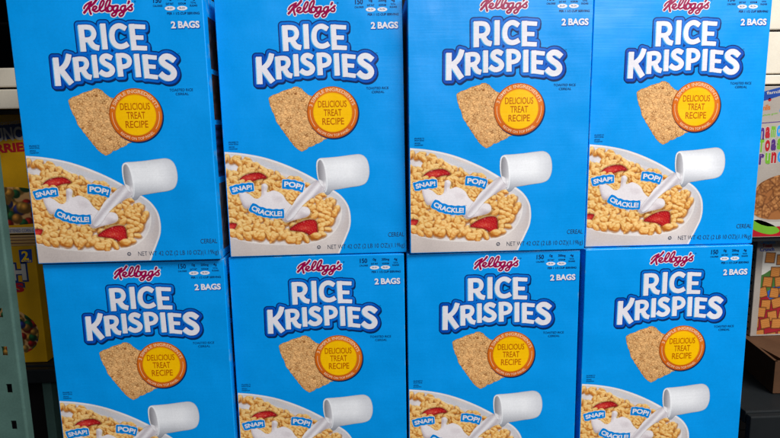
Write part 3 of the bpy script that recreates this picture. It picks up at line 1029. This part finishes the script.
# right: cinnamon squares boxes
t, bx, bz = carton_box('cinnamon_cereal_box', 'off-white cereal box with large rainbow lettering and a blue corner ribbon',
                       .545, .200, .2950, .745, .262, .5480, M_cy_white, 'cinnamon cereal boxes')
base = (bx, bz)
wpatch('corner_ribbon', [(590, 523), (600, 538), (632, 546), (700, 547), (743, 546), (743, 536), (640, 534), (606, 524)], base, 1, M_bluei, t, False)
wtext('ribbon_lettering', 'family size', 610, 535.5, 660, 542, base, 2, M_ywhite, t, .02, 6)
wpatch('brand_dot', [(613, 526), (616, 523), (619, 526), (616, 529)], base, 1, M_red, t)
wtext('brand_lettering', 'mills', 604, 509, 618, 518, base, 1, M_brown, t, .03, 6)
wtext('claim_lettering', 'whole grain', 605, 500, 632, 504, base, 1, M_greeni, t, .02, 8)
wpatch('dividing_line', [(560, 486), (740, 497), (740, 495.6), (560, 484.6)], base, 1, M_purple, t, False)
wpatch('blue_dot', [(634, 508), (642, 501), (650, 508), (642, 518)], base, 1, M_lblue, t)
rows = [('Cinnamon', 572, 462, 9.6, 19, [M_red, M_greeni, M_lblue, M_purple, M_red, M_greeni, M_lblue, M_purple], 4),
        ('Toast', 604, 440, 10.3, 21, [M_greeni, M_red, M_purple, M_greeni, M_lblue], 0),
        ('Crunch', 596, 419, 10.4, 20, [M_lblue, M_purple, M_greeni, M_red, M_lblue, M_red], 1)]
for s, x0, z0, wd, hh, cols, lead in rows:
    x = x0
    if s == 'Cinnamon':
        x = 605 - 3 * wd + 1
    if s == 'Crunch':
        x = 606 - wd
    for i, ch in enumerate(s):
        hgt = hh if (ch.isupper() or ch in 'th') else hh * .92 if s != 'Cinnamon' else hh
        wch = wd - 1.6 if ch not in 'it' else wd - 4
        zz = z0 + (x - 605) * .12
        wtext('name_outline', ch, x - .9, zz - .9, x + wch + .9, zz + hgt + .9, base, 1, M_ywhite, t, .09)
        wtext('name_lettering', ch, x, zz, x + wch, zz + hgt, base, 2, cols[i], t, .05)
        x += wch + 1.6


def squares_pic(bg):
    def f(X, Y, d):
        r = np.random.default_rng(3)
        C = np.broadcast_to(np.array(bg, float), X.shape + (3,)).copy()
        for _ in range(60):
            x, y = r.uniform(X.min(), X.max()), r.uniform(Y.min(), Y.max())
            a = r.uniform(0, 3.1)
            u = (X - x) * math.cos(a) + (Y - y) * math.sin(a)
            v = -(X - x) * math.sin(a) + (Y - y) * math.cos(a)
            q = np.maximum(np.abs(u), np.abs(v)) / 9.5
            c = mix((122, 72, 34), (190, 132, 78), np.clip(val_noise(X, Y, 2.4, int(r.integers(99))) * 1.1 - q * .2, 0, 1))
            m = np.clip((1 - q) * 5, 0, 1)[..., None]
            C = mix(C, (70, 36, 16), np.clip((1.15 - q) * 4, 0, 1) * .6)
            C = C * (1 - m) + c * m
        return C
    return f


wpatch('cereal_bowl_picture', [(600, 342), (606, 380), (622, 394), (650, 402), (700, 400), (738, 380), (738, 345), (690, 330), (630, 326)], base, 1,
       M_npic, t, color=squares_pic((150, 94, 50)))
wpatch('bowl_rim_picture', [(598, 338), (630, 322), (690, 326), (740, 341), (740, 334), (690, 318), (630, 314), (597, 331)], base, 2, M_ywhite, t)
wpatch('red_swirl', [(546, 296.5), (743, 296.5), (743, 322), (700, 312), (640, 318), (546, 330)], base, 1, M_red, t, False)
wpatch('green_swirl', [(596, 318), (612, 326), (640, 316), (652, 305), (636, 300), (612, 306)], base, 2, M_greeni, t)

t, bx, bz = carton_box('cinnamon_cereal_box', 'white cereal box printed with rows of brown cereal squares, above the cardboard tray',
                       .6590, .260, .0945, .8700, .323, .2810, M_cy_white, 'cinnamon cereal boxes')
base = (bx, bz)


def toasts(X, Y, d):
    C = np.broadcast_to(np.array((206, 200, 190), float), X.shape + (3,)).copy()
    C = np.where((Y < 222 - (X - 661) * .25 + 8 * np.sin(X * .12))[..., None], np.array((70, 110, 50.)), C)
    C = np.where((Y < 182 + 10 * np.sin(X * .09 + 1))[..., None], np.array((40, 90, 170.)), C)
    C = np.where(((Y < 165 + 8 * np.sin(X * .15)) & (X < 738))[..., None], np.array((150, 30, 40.)), C)
    r = np.random.default_rng(8)
    for j in range(8):
        for i in range(8):
            x, y = 686 + (i - 1) * 21 + (j % 2) * -9 + r.uniform(-3, 3), 244 - j * 21 + r.uniform(-3.5, 3.5) - i * 1.5
            if x < 676 and j < 3 or r.random() < .02:
                continue
            a = r.uniform(-.30, .30)
            u = (X - x) * math.cos(a) + (Y - y) * math.sin(a)
            v = -(X - x) * math.sin(a) + (Y - y) * math.cos(a)
            q = np.maximum(np.abs(u) * 1.08, np.abs(v)) / 9.6
            w = .5 + .5 * np.cos(v * 1.7 + 1.2 * np.sin(u * .5))
            c = mix((196, 128, 62), (148, 86, 38), w * .55)
            m = np.clip((1 - q) * 7, 0, 1)[..., None]
            C = mix(C, (60, 30, 14), np.clip((1.13 - q) * 6, 0, 1))
            C = C * (1 - m) + c * m
    return C


wpatch('cereal_squares_picture', [(671, 98), (866, 98), (866, 256), (671, 256)], base, 1, M_npic, t, False, .7, toasts)
wtext('name_lettering', 'Cinnamon', 664, 270.5, 692, 277.5, base, 2, M_lblue, t, .03)
wtext('name_lettering', 'Toast', 668, 264, 687, 271, base, 3, M_red, t, .03)
wtext('name_lettering', 'Crunch', 664, 257, 691, 264, base, 4, M_bluei, t, .03)
for k in range(11):       # printed table on its left side panel
    zz = .010 + k * .0148
    place('side_table_row', box_mesh('side_table_row', -.1057, .006, zz, -.10545, .056 - (k % 3) * .009, zz + (.0022 if k % 3 else .005)), M_grey, t)
t = thing('added_shelf', 'thin dark plate added between the two off-white cereal boxes, shading the lower one', 'shelf', (.75, .2, .287))  # plate added to hold the upper box and shade the lower one
place('shelf_plate', box_mesh('shelf_plate', -.20, .004, 0, .20, .319, .0075, .001), M_deck, t)

# cardboard tray under it, set at an angle
t = thing('cardboard_tray', 'open brown cardboard tray under the box of cereal squares at lower right', 'tray', (.70, .20, .060))


def wall_mesh(name, pts, z0, z1, th):
    V, F = [], []
    for a, b in zip(pts[:-1], pts[1:]):
        a, b = np.array(a), np.array(b)
        n = np.array((-(b - a)[1], (b - a)[0]))
        n = n / np.linalg.norm(n) * th
        k = len(V)
        for z in (z0, z1):
            V += [(*a, z), (*b, z), (*(b + n), z), (*(a + n), z)]
        F += [(k, k + 1, k + 2, k + 3), (k + 4, k + 7, k + 6, k + 5), (k, k + 4, k + 5, k + 1), (k + 1, k + 5, k + 6, k + 2),
              (k + 2, k + 6, k + 7, k + 3), (k + 3, k + 7, k + 4, k)]
    me = bpy.data.meshes.new(name)
    me.from_pydata(V, [], F)
    me.update()
    return me


foot = [(-.063, .140), (-.112, -.100), (.130, -.130), (.180, .140)]
place('tray_wall', wall_mesh('tray_wall', [foot[1], foot[0]], 0.002, .055, -.004), M_card, t)
place('tray_wall', wall_mesh('tray_wall', [foot[2], foot[1]], 0.002, .055, -.004), M_card, t)
place('tray_wall', wall_mesh('tray_wall', [foot[3], foot[2]], 0.002, .055, -.004), M_card, t)
place('tray_base', box_mesh('tray_base', -.058, -.095, .012, .128, .138, .0340), M_card, t)

# shelf rails and boards of the bays on either side
t = thing('shelf_rail', 'cream metal shelf edge rail with a long groove at upper left above the yellow boxes', 'shelf rail', (-.74, .20, .5310), 'cream shelf rails')
place('rail_strip', box_mesh('rail_strip', -.26, 0, 0, .16, .012, .0300, .0025, 2), M_cream, t)
place('rail_strip', box_mesh('rail_strip', -.26, .003, .0335, .16, .014, .0630, .0025, 2), M_cream, t)
place('shelf_board', box_mesh('shelf_board', -.26, .0150, .010, .16, .235, .028), M_deck, t)
t = thing('shelf_rail', 'cream metal shelf back and edge at upper right above the rainbow-lettered box', 'shelf rail', (.72, .2, .5520), 'cream shelf rails')
place('rail_strip', box_mesh('rail_strip', -.18, .012, .0, .20, .022, .0150, .002, 2), M_cream, t)
place('rail_strip', box_mesh('rail_strip', -.18, .016, .0175, .20, .028, .0850, .002, 2), M_cream, t)
place('rail_strip', box_mesh('rail_strip', -.18, .012, .0875, .20, .022, .1700, .002, 2), M_cream, t)
place('shelf_board', box_mesh('shelf_board', -.18, .030, .002, .20, .235, .014), M_deck, t)


# unseen shelf board added above the left bay to shade it
for lab, xx in (('unseen dark board added above the cream rail to shade the left bay', (-1.05, -.485)),):
    cx = (xx[0] + xx[1]) / 2
    t = thing('shade_shelf', lab, 'shelf', (cx, 0, .72))
    place('shelf_board', box_mesh('shelf_board', xx[0] - cx, -.34, 0, xx[1] - cx, .50, .018, .002), M_deck, t)
    place('shelf_lip', box_mesh('shelf_lip', xx[0] - cx, -.355, -.02, xx[1] - cx, -.3405, .02, .002), M_cream, t)


# slotted upright
def post():
    import bmesh
    t = thing('shelf_post', 'grey-green metal shelf upright with a column of square slots at lower left', 'shelf post', (-.531, -.012, -.25))
    w, dpt, th = .0525, .013, .002
    V, F = [], []
    zs = [0.0]
    hx = (.0065, .0140)   # slot in x, post's own space
    z = .0495
    slots = []
    while z < .78:
        slots.append((z, z + .0125))
        z += .0510
    zs = sorted(set([0.0, .80] + [q for s in slots for q in s]))
    xs = [-w / 2 + .003, hx[0], hx[1], w / 2 - .003]
    bm = bmesh.new()
    vv = {}

    def vt(x, y, z_):
        k = (round(x, 6), round(y, 6), round(z_, 6))
        if k not in vv:
            vv[k] = bm.verts.new(k)
        return vv[k]
    for a, b in zip(zs[:-1], zs[1:]):
        hole = any(abs(a - s[0]) < 1e-6 for s in slots)
        for i in range(3):
            if i == 1 and hole:
                x0, x1 = hx
                bm.faces.new((vt(x0, 0, a), vt(x0, th, a), vt(x0, th, b), vt(x0, 0, b)))
                bm.faces.new((vt(x1, 0, a), vt(x1, 0, b), vt(x1, th, b), vt(x1, th, a)))
                bm.faces.new((vt(x0, 0, a), vt(x1, 0, a), vt(x1, th, a), vt(x0, th, a)))
                bm.faces.new((vt(x0, 0, b), vt(x0, th, b), vt(x1, th, b), vt(x1, 0, b)))
                continue
            bm.faces.new((vt(xs[i], 0, a), vt(xs[i + 1], 0, a), vt(xs[i + 1], 0, b), vt(xs[i], 0, b)))
        for s in (-1, 1):   # rounded corner and side web
            px, py = s * (w / 2 - .003), 0
            prof = [(s * (w / 2 - .003 + .003 * math.sin(t_ * math.pi / 8)), .003 - .003 * math.cos(t_ * math.pi / 8)) for t_ in range(5)] + [(s * w / 2, dpt)]
            for (ax, ay), (bx_, by_) in zip(prof[:-1], prof[1:]):
                f = bm.faces.new((vt(ax, ay, a), vt(bx_, by_, a), vt(bx_, by_, b), vt(ax, ay, b)))
                f.smooth = True
    bmesh.ops.recalc_face_normals(bm, faces=bm.faces[:])
    me = bpy.data.meshes.new('channel')
    bm.to_mesh(me)
    bm.free()
    place('channel', me, M_green, t)
    place('back_lip', box_mesh('back_lip', -w / 2 + .001, dpt - .002, 0, -w / 2 + .014, dpt, .8), M_green, t)
    place('back_lip', box_mesh('back_lip', w / 2 - .014, dpt - .002, 0, w / 2 - .001, dpt, .8), M_green, t)


post()

# inclined grey panel and dark shelf under the yellow boxes
t = thing('side_shelf', 'dark metal shelf carrying the yellow cereal boxes at the left', 'shelf', (-.70, .19, .0), None)
place('shelf_top', box_mesh('shelf_top', -.20, 0, .094, .13, .31, .1115, .002), M_deck, t)
place('shelf_lip', box_mesh('shelf_lip', -.20, -.014, .085, .13, -.001, .109, .002), M_deck, t)
place('shelf_bracket', box_mesh('shelf_bracket', .085, .02, -.25, .10, .30, .0935, .001), M_green, t)
t = thing('side_shelf', 'dark metal shelf under the cardboard tray at the right', 'shelf', (.70, .05, .0), None)
place('shelf_top', box_mesh('shelf_top', -.19, 0, .040, .22, .45, .0595, .002), M_deck, t)
place('shelf_lip', box_mesh('shelf_lip', -.19, -.012, -.03, .22, -.001, .057, .002), M_deck, t)

for nm, args, m in (('floor', (-3, -2.0, -.262, 3, 2.0, -.25), M_black),
                    ('back_wall', (-2.2, .520, -.245, 2.2, .540, 1.6), M_black)):
    o = place(nm, box_mesh(nm, *args), m)
    if nm == 'floor':
        o['kind'] = 'structure'
    else:
        o['kind'] = 'structure'
t = thing('display_shelf', 'black shelf deck under the two rows of blue cereal cartons', 'shelf', (0, 0, 0))
place('deck', box_mesh('deck', -.48, -.03, -.020, .48, .30, .0000, .002), M_deck, t)
place('deck_leg', box_mesh('deck_leg', -.47, .0, -.2495, -.44, .28, -.0205), M_deck, t)
place('deck_leg', box_mesh('deck_leg', .44, .0, -.2495, .47, .28, -.0205), M_deck, t)

# ================================================================== light
w = bpy.data.worlds.new('World')
scene.world = w
w.use_nodes = True
w.node_tree.nodes['Background'].inputs[0].default_value = (0.75, 0.85, 1.0, 1)
w.node_tree.nodes['Background'].inputs[1].default_value = 0.07


def lamp(name, loc, target, sx, sy, power, col):
    l = bpy.data.lights.new(name, 'AREA')
    l.shape = 'RECTANGLE'
    l.size, l.size_y = sx, sy
    l.energy = power
    l.color = col
    o = bpy.data.objects.new(name, l)
    COL.objects.link(o)
    o.location = loc
    o.rotation_euler = (Vector(target) - Vector(loc)).to_track_quat('-Z', 'Y').to_euler()
    o['label'] = name.replace('_', ' ')
    return o


lamp('ceiling_lamp', (1.25, -.90, 1.70), (.32, 0, .38), 1.0, .35, 37, (1.0, .97, .93))
lamp('aisle_lamp', (.70, -1.75, 2.2), (.2, 0, .33), 1.6, .7, 27, (.95, .98, 1.0))

lamp('far_ceiling_lamp', (1.7, -4.2, 2.3), (.2, 0, .45), 2.2, .5, 78, (.97, .98, 1.0))

# ================================================================== camera
cam = bpy.data.cameras.new('camera')
co = bpy.data.objects.new('camera', cam)
COL.objects.link(co)
cam.sensor_width = 36.0
cam.lens = 36.0 * 558.38 / 780.0
cam.clip_start = .02
cam.clip_end = 50
R = rotm(-.03543615, -.14987458, .01797892)
# camera looks along +Y of R, up +Z
right, fwd, up = R.col[0], R.col[1], R.col[2]
M = Matrix((right, up, -fwd)).transposed().to_4x4()
co.matrix_world = Matrix.Translation((-.04647856, -.7153747, .48013076)) @ M
scene.camera = co

scene.view_settings.view_transform = 'Standard'
scene.view_settings.look = 'None'
scene.view_settings.exposure = 0.0
scene.view_settings.gamma = 1.0
scene.cycles.use_denoising = True
